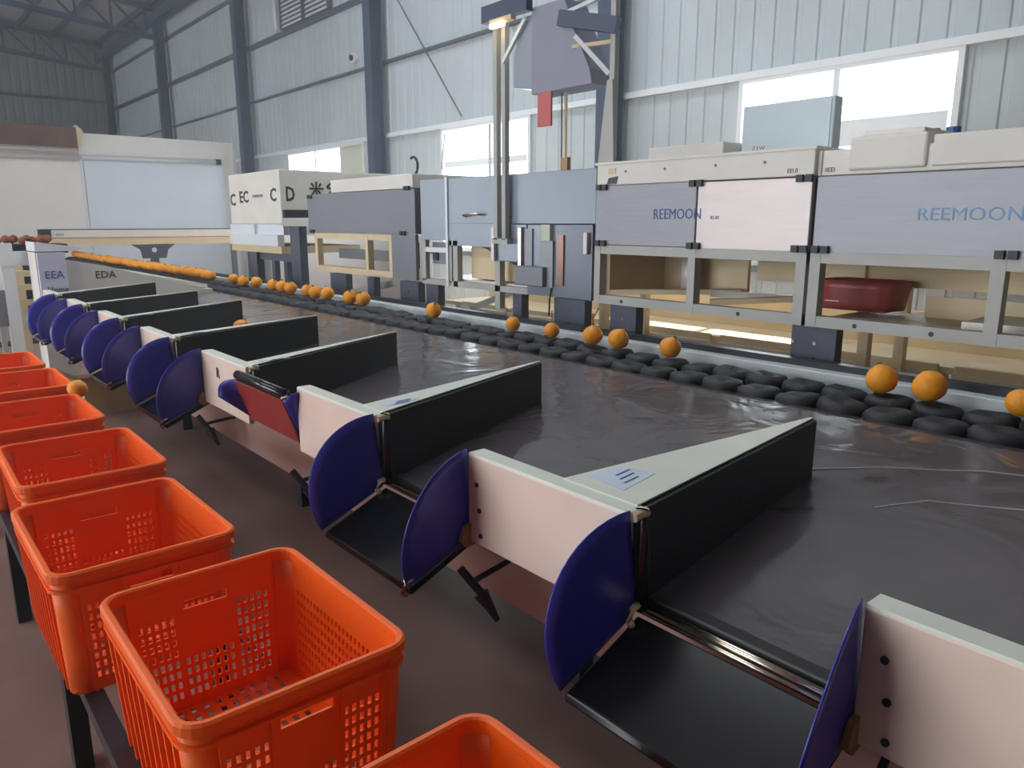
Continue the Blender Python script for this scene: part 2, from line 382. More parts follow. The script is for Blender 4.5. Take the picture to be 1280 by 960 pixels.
# ------------------------------------------------------------------ sorting table
Y0, PIT = 0.48, 1.062
def plate_l(k): return Y0 + PIT * k            # far edge of front plate k
def plate_r(k): return plate_l(k) - 0.56       # near edge of front plate k
def zt_(x): return 0.82 + (x - 1.2) * 0.05
tb = thing('sorting_table', (2.0, 3.5, 0), 'long sorting table with a dark glossy sloping tray', 'table')
def trayf(u, v):
    x = 1.2 + u * 1.655; y = -1.6 + v * 9.95
    h = 0.008 * noise.noise((x * 2.2, y * 1.6, 3.0)) * math.sin(math.pi * min(1, u * 1.1))
    return (x, y, zt_(x) + h)
MB().sheet(trayf, 40, 200).build('tray', 'tray_sheet', tb, smooth=True, solid=.008)
B(1.30, 1.33, -1.6, 8.3, 0.55, 0.80).build('skirt', 'skirt', tb, bevel=.004)
B(1.22, 1.33, -1.6, 8.3, 0.785, 0.808).build('front_beam', 'dark_metal', tb)
for y in (-.6, 1.7, 4.0, 6.2, 8.2):
    for x in (1.75, 2.7): B(x, x + .07, y, y + .07, 0, .8).build('leg', 'dark_metal', tb)
MB().bar((1.79, -.6, .25), (1.79, 8.2, .25), .05, .05).build('stretcher', 'dark_metal', tb)
# folds in the tray sheet near the viewer: slim raised creases, scratches and reflected highlights painted pale
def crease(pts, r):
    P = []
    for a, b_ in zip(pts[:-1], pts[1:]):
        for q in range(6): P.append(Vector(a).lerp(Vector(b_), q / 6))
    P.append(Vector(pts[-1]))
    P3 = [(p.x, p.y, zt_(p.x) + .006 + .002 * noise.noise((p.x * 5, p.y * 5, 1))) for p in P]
    MB().tube(P3, r * .7, 6).build('crease', 'scratch_glint', tb, smooth=True)
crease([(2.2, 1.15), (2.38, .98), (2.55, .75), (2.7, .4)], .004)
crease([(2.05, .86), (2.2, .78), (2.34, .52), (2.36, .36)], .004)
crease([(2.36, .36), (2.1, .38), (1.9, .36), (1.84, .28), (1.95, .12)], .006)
# end structure of the table
ec = thing('table_end_cover', (1.9, 8.5, 0), 'cream end cover with printed board at the far end of the table', 'cover')
pbd = B(1.2, 1.43, 8.36, 8.40, 0.55, 1.36).build('printed_board', 'poster', ec)
text('lettering', 'EEA', .1, (1.24, 8.358, 1.12), '-y', 'print_blue', pbd)
text('lettering', 'Home', .07, (1.25, 8.358, .99), '-y', 'print_dark', pbd)
text('lettering', 'En', .06, (1.25, 8.358, .89), '-y', 'print_dark', pbd)
MB().prism([(1.44, 8.42, .5), (2.85, 8.42, .5), (2.85, 8.42, .9), (2.45, 8.42, 1.02), (2.0, 8.42, 1.15), (1.78, 8.42, 1.22), (1.44, 8.42, 1.29)], (0, .05, 0)).build('end_panel', 'cream', ec)
text('lettering', 'EDA', .1, (1.68, 8.418, 1.10), '-y', 'print_dark', ec)
MB().prism([(1.2, 8.45, 1.37), (1.55, 8.45, 1.37), (1.62, 8.45, 1.40), (1.2, 8.45, 1.46)], (0, .5, 0)).build('top_shelf', 'white_frame', ec)
B(1.2, 1.44, 8.47, 8.9, .0, 1.36).build('end_cabinet', 'cream', ec)
for k in range(14):
    y = 8.6 + k * .2
    MB().prism([(2.2, y, 1.06), (2.82, y, .93), (2.82, y, .97), (2.2, y, 1.1)], (0, .15, 0)).build('cover_rib', 'divider_top', ec)
B(2.2, 2.84, 8.5, 11.4, .3, .93).build('rib_bed', 'cream', ec)

ordinal = ['nearest', 'second', 'third', 'fourth', 'fifth', 'sixth', 'seventh', 'eighth']
TOP = 1.05
def divider(k):
    yl, yr = plate_l(k), plate_r(k); tx, ty = 2.17, yr + (.13, .13, .33, .46, .37, .62, .6, .82)[k]
    d = thing('lane_divider', (1.17, yr, .82), None, 'divider', 'wedge dividers on the sorting table')
    tag(d, ('black sided wedge divider with cream front plate, %s from the viewer' % ordinal[k]))
    fp = B(1.145, 1.168, yr, yl, 0.80, TOP - .004).build('front_plate', 'plate', d, bevel=.004)
    MB().prism([(1.146, yr, TOP - .006), (1.15, yr, TOP), (1.20, yr, TOP), (1.20, yr, TOP - .006)], (0, yl - yr, 0)).build('plate_lip', 'divider_top', d)
    for (yy, zz) in (((yl - .04, .97), (yl - .05, .90), (yl - .055, .83)) if k < 2 else ()):
        MB().tube([(1.146, yy, zz), (1.141, yy, zz)], .007, 8).build('screw', 'print_dark', fp)
    z0 = zt_(1.2) - .015; z1 = zt_(tx) - .01
    # near black face: slab along the wedge edge
    t_ = .022
    MB().add([(1.2, yr, z0), (tx, ty, z1), (tx, ty, TOP), (1.2, yr, TOP - .004),
              (1.2, yr + t_, z0), (tx, ty + t_, z1), (tx, ty + t_, TOP), (1.2, yr + t_, TOP - .004)],
             [(0, 1, 2, 3), (7, 6, 5, 4), (0, 4, 5, 1), (1, 5, 6, 2), (2, 6, 7, 3), (3, 7, 4, 0)]).build('near_face', 'black_pad', d, bevel=.003)
    yb = yr + (.24, .24, .14, .1, .1, .1, .1, .1)[k]
    MB().add([(1.2, yb, z0), (tx, ty + t_, z1), (tx, ty + t_, TOP - .003), (1.2, yb, TOP - .006),
              (1.2, yb - .01, z0), (tx, ty + t_ - .005, z1), (tx, ty + t_ - .005, TOP - .003), (1.2, yb - .01, TOP - .006)],
             [(0, 1, 2, 3), (7, 6, 5, 4), (0, 4, 5, 1), (1, 5, 6, 2), (2, 6, 7, 3), (3, 7, 4, 0)]).build('far_face', 'black_pad', d)
    MB().add([(1.19, yr + .012, TOP), (1.19, yb, TOP), (tx, ty + t_, TOP + .002), (tx, ty + .012, TOP + .002),
              (1.19, yr + .012, TOP + .004), (1.19, yb, TOP + .004), (tx, ty + t_, TOP + .006), (tx, ty + .012, TOP + .006)],
             [(0, 1, 2, 3), (7, 6, 5, 4), (0, 4, 5, 1), (1, 5, 6, 2), (2, 6, 7, 3), (3, 7, 4, 0)]).build('top_cover', 'divider_top', d)
    stk = MB().prism([(1.235, yr + .03 + (yb - yr) * .25, TOP + .0045), (1.38, yr + .035 + (yb - yr) * .35, TOP + .0045), (1.36, yr + (yb - yr) * .88, TOP + .0045), (1.235, yr + (yb - yr) * .9, TOP + .0045)], (0, 0, .001))
    stk = stk.build('sticker', 'sticker', d)
    for q in range(3):
        MB().bar((1.27 + .012 * q, yr + (yb - yr) * (.5 + .1 * q), TOP + .006), (1.33 + .012 * q, yr + (yb - yr) * (.54 + .1 * q), TOP + .006), .006, .0006).build('sticker_mark', 'print_blue', stk)
    # rounded black front edge roll
    MB().tube([(1.185, yr - .012, .822), (1.182, yr - .014, .93), (1.178, yr - .008, TOP - .02), (1.19, yr - .002, TOP - .004)], .017, 8).build('edge_roll', 'black_gloss', d, smooth=True)
    # folded metal corner at the top of the plate
    MB().tube([(1.16, yr - .004, TOP - .012), (1.2, yr - .006, TOP - .008)], .012, 8).build('corner_cap', 'tan', d)
    return d
for k in range(8): divider(k)
# small printed mark on one plate
mk = [o for o in bpy.data.objects if o.name.startswith('lane_divider')][3]
text('plate_mark', 'R', .07, (1.143, plate_l(3) - .2, .95), '-x', 'print_dark', mk)

# outlet flaps with blue cloth sides
def sector(yb, a0, a1, r0, bulge, flipy, cx=1.175, cz=.815):
    def f(u, v):
        a = a0 + (a1 - a0) * u; r = r0 * (0.02 + .98 * v) * (1 + .06 * math.sin(math.pi * u))
        y = yb + flipy * bulge * math.sin(math.pi * u) * v * v
        return (cx + r * math.cos(a), y, cz + r * math.sin(a))
    return MB().sheet(f, 16, 8)
def flap(k, closed=False):
    ya, yb = plate_l(k) + .012, plate_r(k + 1) - .012
    d = thing('outlet_flap', (1.19, (ya + yb) / 2, .815), None, 'flap', 'hinged outlet flaps along the table front')
    A0, A1 = math.radians(97), math.radians(203)
    ang = math.radians(203.5) if not closed else math.radians(109)
    dx, dz = math.cos(ang), math.sin(ang); nx, nz_ = -dz, dx
    if not closed and nz_ > 0: pass
    L_ = .262 if not closed else .222; th = .024
    pts = []
    for s, tt in ((0.015, 0), (L_ - .012, 0), (L_, -.5), (L_ - .008, -1), (0.015, -1)):
        px = 1.19 + dx * s; pz = .815 + dz * s
        pts.append((px + (-1 if not closed else 1) * nx * th * -tt * -1 if False else px - nx * th * tt * (1 if nz_ < 0 else -1), ya, pz - nz_ * th * tt * (1 if nz_ < 0 else -1)))
    MB().prism(pts, (0, yb - ya, 0)).build('flap_panel', 'black_gloss' if not closed else 'black_pad', d, bevel=.004)
    if closed:
        p0 = Vector((1.19 + dx * .02, 0, .815 + dz * .02)); p1 = Vector((1.19 + dx * (L_ - .02), 0, .815 + dz * (L_ - .02)))
        off = Vector((-.031, 0, -.004))
        MB().add([(p0 + off) + Vector((0, ya, 0)), (p1 + off) + Vector((0, ya, 0)), (p1 + off) + Vector((0, yb, 0)), (p0 + off) + Vector((0, yb, 0))], [(0, 1, 2, 3)]).build('underside_sheet', 'flap_reflection', d, solid=.006)
        pe = Vector((1.19 + dx * L_ - .01, 0, .815 + dz * L_))
        MB().tube([pe + Vector((0, ya, 0)), pe + Vector((0, yb, 0))], .02, 10).build('edge_roll', 'black_gloss', d, smooth=True)
        MB().bar(pe + Vector((-.02, ya, -.018)), pe + Vector((-.02, yb, -.018)), .004, .006).build('edge_trim', 'chrome', d)
        MB().tube([pe + Vector((0, ya - .02, -.002)), pe + Vector((-.02, ya - .012, -.012)), pe + Vector((-.012, ya + .01, -.02))], .008, 6).build('hook', 'chrome', d)
        sector(yb + .002, math.radians(109), math.radians(140), .2, .05, 1).build('blue_curtain', 'blue_cloth', d, smooth=True, solid=.003)
        sector(ya - .006, math.radians(92), math.radians(114), .21, .03, -1).build('blue_curtain', 'blue_cloth', d, smooth=True, solid=.003)
        tag(d, 'closed outlet flap folded upright showing its dark red underside')
    else:
        sector(ya - .006, A0, A1, .245, .035, -1).build('blue_curtain', 'blue_cloth', d, smooth=True, solid=.003)
        sector(yb + .006, A0, A1, .245, .02, 1).build('blue_curtain', 'blue_cloth', d, smooth=True, solid=.003)
        ex, ez = 1.19 + dx * L_, .815 + dz * L_
        MB().tube([(ex + .02, ya - .004, ez + .035), (ex - .004, ya - .006, ez + .028), (ex - .012, ya - .004, ez), (ex - .002, ya + .002, ez - .012)], .008, 6).build('hook', 'chrome', d, smooth=True)
        # tan patch where the cloth is riveted to the plate
        MB().prism([(1.175, ya - .012, .795), (1.165, ya - .012, .86), (1.125, ya - .012, .845), (1.11, ya - .012, .808), (1.13, ya - .012, .785)], (0, -.012, 0)).build('cloth_tab', 'twig', d)
        MB().tube([(1.17, yb - .004, .838), (1.15, yb - .006, .835), (1.14, yb - .008, .81), (1.15, yb - .006, .797)], .009, 6).build('hinge_lug', 'tan', d, smooth=True)
        tag(d, 'open black outlet flap with blue cloth sides, %s from the viewer' % ordinal[k + 1 if k < 2 else k] if False else 'open black outlet flap with blue cloth sides, beside the %s wedge divider' % ordinal[k])
    MB().tube([(1.2, ya - .02, .824), (1.2, yb + .02, .824)], .009, 8).build('hinge_rod', 'chrome', d, smooth=True)
    MB().tube([(1.184, ya, .818), (1.184, yb, .818)], .005, 8).build('hinge_pin', 'chrome', d, smooth=True)
    B(1.21, 1.25, ya, yb, .822, .842).build('front_lip', 'black_pad', d, bevel=.004)
    if k < 4:
        MB().tube([(1.1, ya - .03, .738), (1.14, ya - .08, .665)], .012, 8).build('strut', 'dark_metal', d)
        MB().tube([(1.12, ya - .055, .70), (1.28, ya - .02, .70)], .008, 8).build('strut_arm', 'dark_metal', d)
        MB().tube([(1.135, ya - .075, .672), (1.145, ya - .1, .64), (1.16, ya - .115, .60)], [.022, .014, .008], 8).build('strut_foot', 'dark_metal', d)
    return d
for k in range(-1, 7): 
    if k >= 0: flap(k, closed=(k == 2))

# ------------------------------------------------------------------ fruit carrying conveyor
cv = thing('cup_conveyor', (3.15, 8, 0), 'long black rubber cup conveyor running beside the tray', 'conveyor')
B(2.87, 3.33, -1.6, 18.2, .70, .87).build('bed', 'bed_black', cv)
B(3.36, 3.44, -1.6, 17.8, .72, .955).build('side_rail', 'rail_white', cv, bevel=.006)
B(3.44, 3.5, -1.6, 17.8, .80, .985).build('cable_tray', 'dark_metal', cv)
for y in (0, 2.4, 4.8, 7.2, 9.6, 12, 14.4, 16.8): B(3.05, 3.15, y, y + .1, 0, .7).build('leg', 'dark_metal', cv)
def cup_mesh():
    def f(u, v):
        a = 2 * math.pi * u; p = math.pi * v
        x = .092 * math.sin(p) * math.cos(a); y = .098 * math.sin(p) * math.sin(a); z = -.062 * math.cos(p)
        y = math.copysign(abs(y) ** .85 * .098 ** .15, y)
        if z > 0: z -= .04 * math.exp(-((x / .05) ** 2 + (y / .06) ** 2))
        k = 1 + .16 * noise.noise((x * 34, y * 34, z * 34))
        return (x * k, y * k, z * k)
    m = MB().sheet(f, 14, 9); return m
cm = cup_mesh().build('cup', 'rubber', cv, smooth=True); cm.location = (0, 0, 0)
# mesh is stored relative to the conveyor origin: shift to local zero
base_me = cm.data
off = origin(cv)
for v in base_me.vertices: v.co += off
pin_me = MB().tube([(0, 0, 0), (0, .05, 0)], .007, 6).build('pin', 'chrome', None, loc=(0, 0, 0))
pin_data = pin_me.data; bpy.data.objects.remove(pin_me)
CP = 0.19
def put(me, name, x, y, z, rx=0, rz=0, s=1):
    o = bpy.data.objects.new(name, me); COL.objects.link(o); o.parent = cv
    o.location = Vector((x, y, z)) - off; o.rotation_euler = (rx, 0, rz); o.scale = (s, s, s); return o
first = True
n_c = 0
y = -1.15
while y < 17.9:
    z1 = .905 + random.uniform(-.006, .006)
    if first: cm.location = Vector((3.17, y, z1)) - off; first = False
    else: put(base_me, 'cup', 3.17, y, z1, random.uniform(-.15, .15), random.uniform(-.2, .2))
    n_c += 1
    if y < 17.5: put(base_me, 'cup', 2.955, y + CP / 2, .90 + random.uniform(-.006, .006), random.uniform(-.2, .2), random.uniform(-.25, .25), 1.0); n_c += 1
    if y < 3.5: put(pin_data, 'pin', 2.862, y + .17, .895, 0, random.uniform(-.2, .2))
    y += CP
MB().sheet(lambda u, v: (2.84 + .02 * u, 2.95 - 2 + v, .89), 1, 1)

# ------------------------------------------------------------------ oranges
def orange_mesh():
    def f(u, v):
        a = 2 * math.pi * u; p = math.pi * v
        r = .060 * (1 + .035 * noise.noise((3 * math.sin(p) * math.cos(a), 3 * math.sin(p) * math.sin(a), 3 * math.cos(p))))
        z = -math.cos(p) * r * .93
        if v > .86: z += .010 * ((v - .86) / .14) ** 1.5
        return (r * math.sin(p) * math.cos(a), r * math.sin(p) * math.sin(a), z)
    return MB().sheet(f, 20, 14)
proto = thing('orange', (0, 0, 0), 'orange', 'orange', 'oranges')
orange_mesh().build('fruit', 'orange', proto, smooth=True)
MB().lathe([(.001, .062), (.011, .063), (.009, .068), (.003, .072)], (0, 0, 0), 7).build('calyx', 'calyx', proto)
cnt = [0]
def orange(x, y, z, label, group, s=1.0):
    o = proto if cnt[0] == 0 else copy_tree(proto)
    cnt[0] += 1
    o.location = (x, y, z); o.scale = (s, s, s)
    o.rotation_euler = (random.uniform(-.6, .6), random.uniform(-.6, .6), random.uniform(0, 6.28))
    tag(o, label, 'orange', group); return o
NEAR = 'single oranges on the cup conveyor'
RO = [(.85, 'orange cut by the right picture edge on the cup conveyor', .9),
      (1.17, 'large orange on the cups, rightmost of the near pair', 1.08),
      (1.36, 'large orange on the cups, left one of the near pair', 1.05),
      (2.465, 'orange sitting alone on the cups right of the twig fruit', .96),
      (2.83, 'orange on the cups just right of the twig fruit', 1.0),
      (3.03, 'orange with a pale twig standing up on the cups', .98),
      (3.38, 'small orange with a dark stem left of the twig fruit', .82),
      (3.755, 'small orange alone on the cups below the cabinet doors', .82),
      (4.675, 'orange alone on the cups below the cabinet corner', 1.0)]
tw = None
for y, lb, s in RO:
    o = orange(3.17, y, .945 + .057 * s, lb, NEAR, s)
    if y == 3.03: tw = o; o.rotation_euler = (0, 0, .4)
    if y == 3.38: sm = o; o.rotation_euler = (0, 0, 1)
def in_local(o, pts): return [Vector(p) for p in pts]
q = MB().tube([(0, 0, .06), (.004, .004, .10), (.0, .0, .13)], .006, 6); q2 = MB().tube([(.0, .0, .10), (-.012, -.02, .13), (-.02, -.04, .165)], .004, 6)
def sub(o, mb, name, m):
    me_o = mb.build(name, m, None, loc=(0, 0, 0)); me_o.parent = o; return me_o
sub(tw, q, 'twig', 'twig'); sub(tw, q2, 'twig', 'twig')
sub(sm, MB().tube([(0, 0, .065), (.002, .0, .15)], .0035, 6), 'stem', 'dark_metal')
for gi, (ys, nm) in enumerate((((5.77, 5.97), 'nearest cluster of two'), ((6.41, 6.61, 6.82), 'second cluster'), ((7.21, 7.41, 7.64), 'third cluster'), ((8.12, 8.42, 8.72), 'fourth cluster'))):
    for qi, y in enumerate(ys):
        pos = ('right', 'left')[qi] if len(ys) == 2 else ('right', 'middle', 'left')[qi]
        orange(3.17 + random.uniform(-.02, .02), y, 1.002, '%s orange of the %s along the conveyor, counted from the viewer' % (pos, nm), 'oranges in the %s' % nm, 1.05)
y = 9.5
while y < 17.6:
    orange(3.17 + random.uniform(-.02, .02), y, 1.002 + random.uniform(-.005, .01), 'orange in the dense far row on the cup conveyor', 'oranges packed in the far row', 1.05); y += .128
orange(1.941, 5.273, zt_(1.94) + .06, 'orange lying on the dark tray behind the divider top', 'oranges rolled onto the tray')
orange(1.58, 5.03, zt_(1.58) + .06, 'orange half hidden by a divider top on the tray', 'oranges rolled onto the tray', .9)

# ------------------------------------------------------------------ crates
def perf(Lu, Hv, holes, t_, fmap):
    """slab with rectangular through holes; fmap(u, w, v) -> xyz"""
    us = sorted({-Lu / 2, Lu / 2} | {round(a, 5) for h in holes for a in h[:2]})
    vs_ = sorted({0.0, Hv} | {round(a, 5) for h in holes for a in h[2:]})
    nu, nv = len(us) - 1, len(vs_) - 1
    hole = [[False] * nv for _ in range(nu)]
    for h in holes:
        i0, i1 = us.index(round(h[0], 5)), us.index(round(h[1], 5)); j0, j1 = vs_.index(round(h[2], 5)), vs_.index(round(h[3], 5))
        for i in range(i0, i1):
            for j in range(j0, j1): hole[i][j] = True
    mb = MB(); idx = {}
    V = []; Fc = []
    def vid(i, j, s):
        if (i, j, s) not in idx: idx[(i, j, s)] = len(V); V.append(fmap(us[i], s * t_, vs_[j]))
        return idx[(i, j, s)]
    def solid(i, j): return 0 <= i < nu and 0 <= j < nv and not hole[i][j]
    for i in range(nu):
        for j in range(nv):
            if hole[i][j]: continue
            Fc.append((vid(i, j, 0), vid(i + 1, j, 0), vid(i + 1, j + 1, 0), vid(i, j + 1, 0)))
            Fc.append((vid(i, j + 1, 1), vid(i + 1, j + 1, 1), vid(i + 1, j, 1), vid(i, j, 1)))
            for di, dj, a, b_ in ((-1, 0, (i, j), (i, j + 1)), (1, 0, (i + 1, j), (i + 1, j + 1)), (0, -1, (i, j), (i + 1, j)), (0, 1, (i, j + 1), (i + 1, j + 1))):
                if not solid(i + di, j + dj): Fc.append((vid(*a, 0), vid(*b_, 0), vid(*b_, 1), vid(*a, 1)))
    return mb.add(V, Fc)
CWX, CWY, CH = .45, .60, .35
def make_crate():
    r = thing('crate', (0, 0, 0), 'crate', 'crate', 'orange plastic crates in a row')
    def tp(z): return .93 + .07 * z / CH
    def grid(u0, u1, nu, v0, v1, nv, wu, wv):
        H = []
        for i in range(nu):
            for j in range(nv):
                cu = u0 + (u1 - u0) * (i + .5) / nu; cv_ = v0 + (v1 - v0) * (j + .5) / nv
                H.append((cu - wu / 2, cu + wu / 2, cv_ - wv / 2, cv_ + wv / 2))
        return H
    EX, EY = CWX - .09, CWY - .09
    He = grid(-.165, -.075, 5, .03, .255, 8, .009, .017) + grid(.075, .165, 5, .03, .255, 8, .009, .017) + grid(-.066, .066, 7, .03, .1425, 4, .009, .017) + [(-.055, .055, .264, .286)]
    # distinct cut lines need shared rows: rows of both side groups coincide by construction
    for sg in (-1, 1):
        pw = perf(EX, CH - .02, He, .006, lambda u, w_, v, sg=sg: (u * tp(v), sg * (CWY / 2 - w_) * tp(v), v)).build('end_wall', 'crate', r)
        for u in (-.168, -.072, .072, .168):
            if abs(u) < .17: MB().bar((u * .93, sg * (CWY / 2 + .003) * .93, .0), (u, sg * (CWY / 2 + .003), .30), .008, .008).build('rib', 'crate', pw)
    Hs = grid(-.235, .235, 24, .04, .26, 8, .010, .016)
    for sg in (-1, 1):
        pw = perf(EY, CH - .02, Hs, .006, lambda u, w_, v, sg=sg: (sg * (CWX / 2 - w_) * tp(v), u * tp(v), v)).build('side_wall', 'crate', r)
        for q_ in range(9):
            u = -.24 + .06 * q_
            MB().bar((sg * (CWX / 2 + .003) * .93, u * .93, .0), (sg * (CWX / 2 + .003), u, .30), .008, .008).build('rib', 'crate', pw)
    Hb = grid(-.18, .18, 11, -.25 + .25, .5, 14, .016, .022)
    perf(EX + .085, .5, Hb, .006, lambda u, w_, v: (u * .93, (v - .25) * 1.085, .004 + w_)).build('base', 'crate', r)
    B(-.205, .205, -.275, .275, 0, .003)
    R_ = .045
    def rr(off_, z, k=1.0):
        P = []
        for cx, cy, a0 in ((1, 1, 0), (-1, 1, 90), (-1, -1, 180), (1, -1, 270)):
            for s in range(6):
                a = math.radians(a0 + 90 * s / 5)
                P.append((k * (cx * (CWX / 2 - R_) + (R_ + off_) * math.cos(a)), k * (cy * (CWY / 2 - R_) + (R_ + off_) * math.sin(a)), z))
        return P
    def ring(prof, name):
        mb = MB(); V = []; Fc = []; n_ = 24
        for off_, z in prof: V += rr(off_, z)
        m_ = len(prof)
        for i in range(m_):
            for j in range(n_):
                a = i * n_; b_ = ((i + 1) % m_) * n_; j2 = (j + 1) % n_
                Fc.append((a + j, a + j2, b_ + j2, b_ + j))
        return mb.add(V, Fc).build(name, 'crate', r)
    ring([(-.006, .32), (.006, .32), (.012, .326), (.012, .345), (.007, .35), (-.002, .35), (-.006, .346)], 'rim')
    ring([(-.002, .296), (.009, .296), (.009, .304), (-.002, .304)], 'band')
    for cx, cy, a0 in ((1, 1, 0), (-1, 1, 90), (-1, -1, 180), (1, -1, 270)):
        def f(u, v):
            a = math.radians(a0 + 90 * u); z = v * .325; k = tp(z)
            return (k * (cx * (CWX / 2 - R_) + R_ * math.cos(a)), k * (cy * (CWY / 2 - R_) + R_ * math.sin(a)), z)
        MB().sheet(f, 6, 3).build('corner', 'crate', r, smooth=True, solid=.006)
    # floor edge between walls and grid
    MB().sheet(lambda u, v: rr(-.004 - .014 * v, .004, .93)[int(round(u * 24)) % 24], 24, 1).build('base_edge', 'crate', r, solid=.005)
    return r
cr = make_crate()
CR = [(.525, 1.53, 'second orange crate from the viewer, holes and handle slot clearest', .0),
      (.50, .645, 'orange crate cut by the lower picture edge, nearest the viewer', .02),
      (.455, 2.325, 'third orange crate from the viewer in the row', .01),
      (.50, 3.115, 'fourth orange crate from the viewer in the row', -.01),
      (.475, 3.965, 'fifth orange crate in the row, an orange on its far edge', .01),
      (.515, 4.83, 'sixth orange crate from the viewer in the row', -.01),
      (.50, 5.6, 'farthest orange crate at the left picture edge', .0)]
ZB = .45
for i, (x, y, lb, rz) in enumerate(CR):
    c = cr if i == 0 else copy_tree(cr)
    c.location = (x, y, ZB); c.rotation_euler = (0, 0, rz); tag(c, lb)
# crate bench
bn = thing('crate_bench', (.5, 3.2, 0), 'low black steel bench carrying the orange crates', 'bench')
for x in (.27, .70): B(x, x + .045, -.2, 6.3, ZB - .045, ZB).build('rail', 'dark_metal', bn)
for y in (.17, 1.3, 2.40, 3.55, 4.7, 5.85):
    B(.315, .70, y, y + .04, ZB - .045, ZB - .005).build('cross_bar', 'dark_metal', bn)
    for x in (.268, .703): B(x, x + .05, y - .02, y + .05, 0, ZB - .045).build('leg', 'black_pad', bn)
orange(.72, 4.31, ZB + CH + .012, 'orange resting on the crate rim beside the table', 'orange on a crate', .8)

# ------------------------------------------------------------------ grader cabinets
XM = 3.6
def cabinet(name, y0, y1, label):
    return thing(name, (XM + .4, (y0 + y1) / 2, 0), label, 'cabinet', 'grader cabinets behind the conveyor')
def lower_frame(c, y0, y1, posts, z0=1.13, z1=1.503, m='frame_grey', th=.05):
    B(XM, XM + .06, y0, y1, z1 - .055, z1).build('top_rail', m, c)
    B(XM, XM + .06, y0, y1, z0, z0 + .055).build('bottom_rail', m, c)
    for p, w_ in posts: B(XM - .002, XM + .06, p, p + w_, z0, z1).build('post', m, c)
def foot(c, y, w_=.22, x=XM + .03):
    ft = MB().prism([(x, y, 1.13), (x, y + w_, 1.13), (x, y + w_, .9), (x, y + w_ - .03, .84), (x, y + w_ - .03, 0), (x, y + .03, 0), (x, y + .03, .84), (x, y, .9)], (.07, 0, 0))
    ft = ft.build('foot', 'foot', c)
    for z in (1.04, .96): MB().tube([(x - .004, y + w_ / 2, z), (x, y + w_ / 2, z)], .01, 8).build('bolt', 'chrome', ft)
def latch(c, y, z):
    for dy in (0, .05): B(XM - .022, XM - .004, y + dy, y + dy + .035, z - .018, z + .018).build('latch', 'print_dark', c)

# right-hand cabinet (cut by the picture edge)
cA = cabinet('grader_cabinet', .2, 1.95, 'steel grader cabinet at the right edge with pale blue lettering')
pA = B(XM, XM + .03, .2, 1.95, 1.50, 1.865).build('front_panel', 'steel', cA, bevel=.004)
B(XM + .005, XM + .8, .2, 1.955, 1.868, 1.985).build('top_cover', 'cream', cA, bevel=.006)
B(XM - .006, XM + .5, .2, 1.43, 1.888, 2.02).build('top_box', 'cream', cA, bevel=.006)
B(XM - .012, XM + .5, 1.45, 1.80, 1.885, 2.035).build('hatch', 'cream', cA, bevel=.012)
B(XM + .02, XM + .4, 1.48, 1.76, 2.035, 2.06).build('hatch_lid', 'cream', cA, bevel=.01)
B(XM - .002, XM + .004, 1.935, 1.95, 1.87, 1.985).build('seam_strip', 'frame_grey', cA)
text('lettering', 'REEMOON', .08, (XM - .001, 1.47, 1.655), '-x', 'print_pale', pA, 1.1)
text('lettering', 'IIEEI', .03, (XM + .004, 1.92, 1.885), '-x', 'print_dark', cA)
lower_frame(cA, .2, 1.955, ((.2, .05), (1.09, .055), (1.90, .055)))
foot(cA, 1.80); foot(cA, .6)
latch(pA, 1.86, 1.515); latch(pA, 1.05, 1.515)
for y in (1.35, 1.7): MB().tube([(XM - .002, y, 1.155), (XM, y, 1.155)], .012, 8).build('bolt', 'print_dark', cA)
B(XM + .06, XM + .7, .2, 1.95, 1.13, 1.16).build('inner_shelf', 'tan', cA)
B(XM + .68, XM + .7, .2, 1.95, 1.30, 1.50).build('inner_back', 'tan', cA)
B(XM + .6, XM + .63, .25, 1.62, 1.16, 1.27).build('inner_rail', 'tan', cA)
B(XM + .2, XM + .62, .25, 1.3, 1.16, 1.2).build('inner_ledge', 'cream', cA)
B(XM + .03, XM + .7, .2, 1.95, 1.5, 1.86).build('body', 'grey_panel', cA)
# blue valve set on top
vs_ = thing('valve_unit', (4.3, 1.72, 1.985), 'small blue valve unit on top of the right cabinet', 'valve')
B(4.2, 4.4, 1.3, 1.75, 1.985, 2.06).build('valve_base', 'steel_blue', vs_, bevel=.01)
for y in (1.62, 1.72): MB().tube([(4.3, y, 2.06), (4.3, y, 2.12)], .035, 10).build('knob', 'print_blue', vs_)

cB = cabinet('grader_cabinet', 1.97, 3.44, 'steel grader cabinet with dark blue lettering and reflected brightness painted on one door')
pB = B(XM, XM + .03, 2.665, 3.44, 1.505, 1.87).build('door', 'steel', cB, bevel=.004)
pB2 = B(XM, XM + .03, 1.975, 2.655, 1.50, 1.865).build('door', 'steel_light', cB, bevel=.004)  # paler steel: bright reflection painted into this door's colour
B(XM + .03, XM + .7, 1.975, 3.44, 1.5, 1.86).build('body', 'grey_panel', cB)
B(XM + .005, XM + .8, 1.975, 3.44, 1.872, 2.005).build('top_cover', 'cream', cB, bevel=.006)
B(XM - .005, XM + .82, 1.965, 3.45, 1.998, 2.012).build('cover_lip', 'cream', cB)
text('lettering', 'REEMOON', .085, (XM - .001, 2.97, 1.665), '-x', 'print_blue', pB, .85)
text('lettering', 'az.as', .035, (XM - .001, 2.565, 1.665), '-x', 'print_blue', pB2, .9)
text('lettering', 'EEUI', .03, (XM + .004, 2.12, 1.89), '-x', 'print_dark', cB)
for y in (3.38, 2.66, 2.01):
    latch(pB if y > 2.5 else pB2, y - .04, 1.86); latch(pB if y > 2.5 else pB2, y - .04, 1.515)
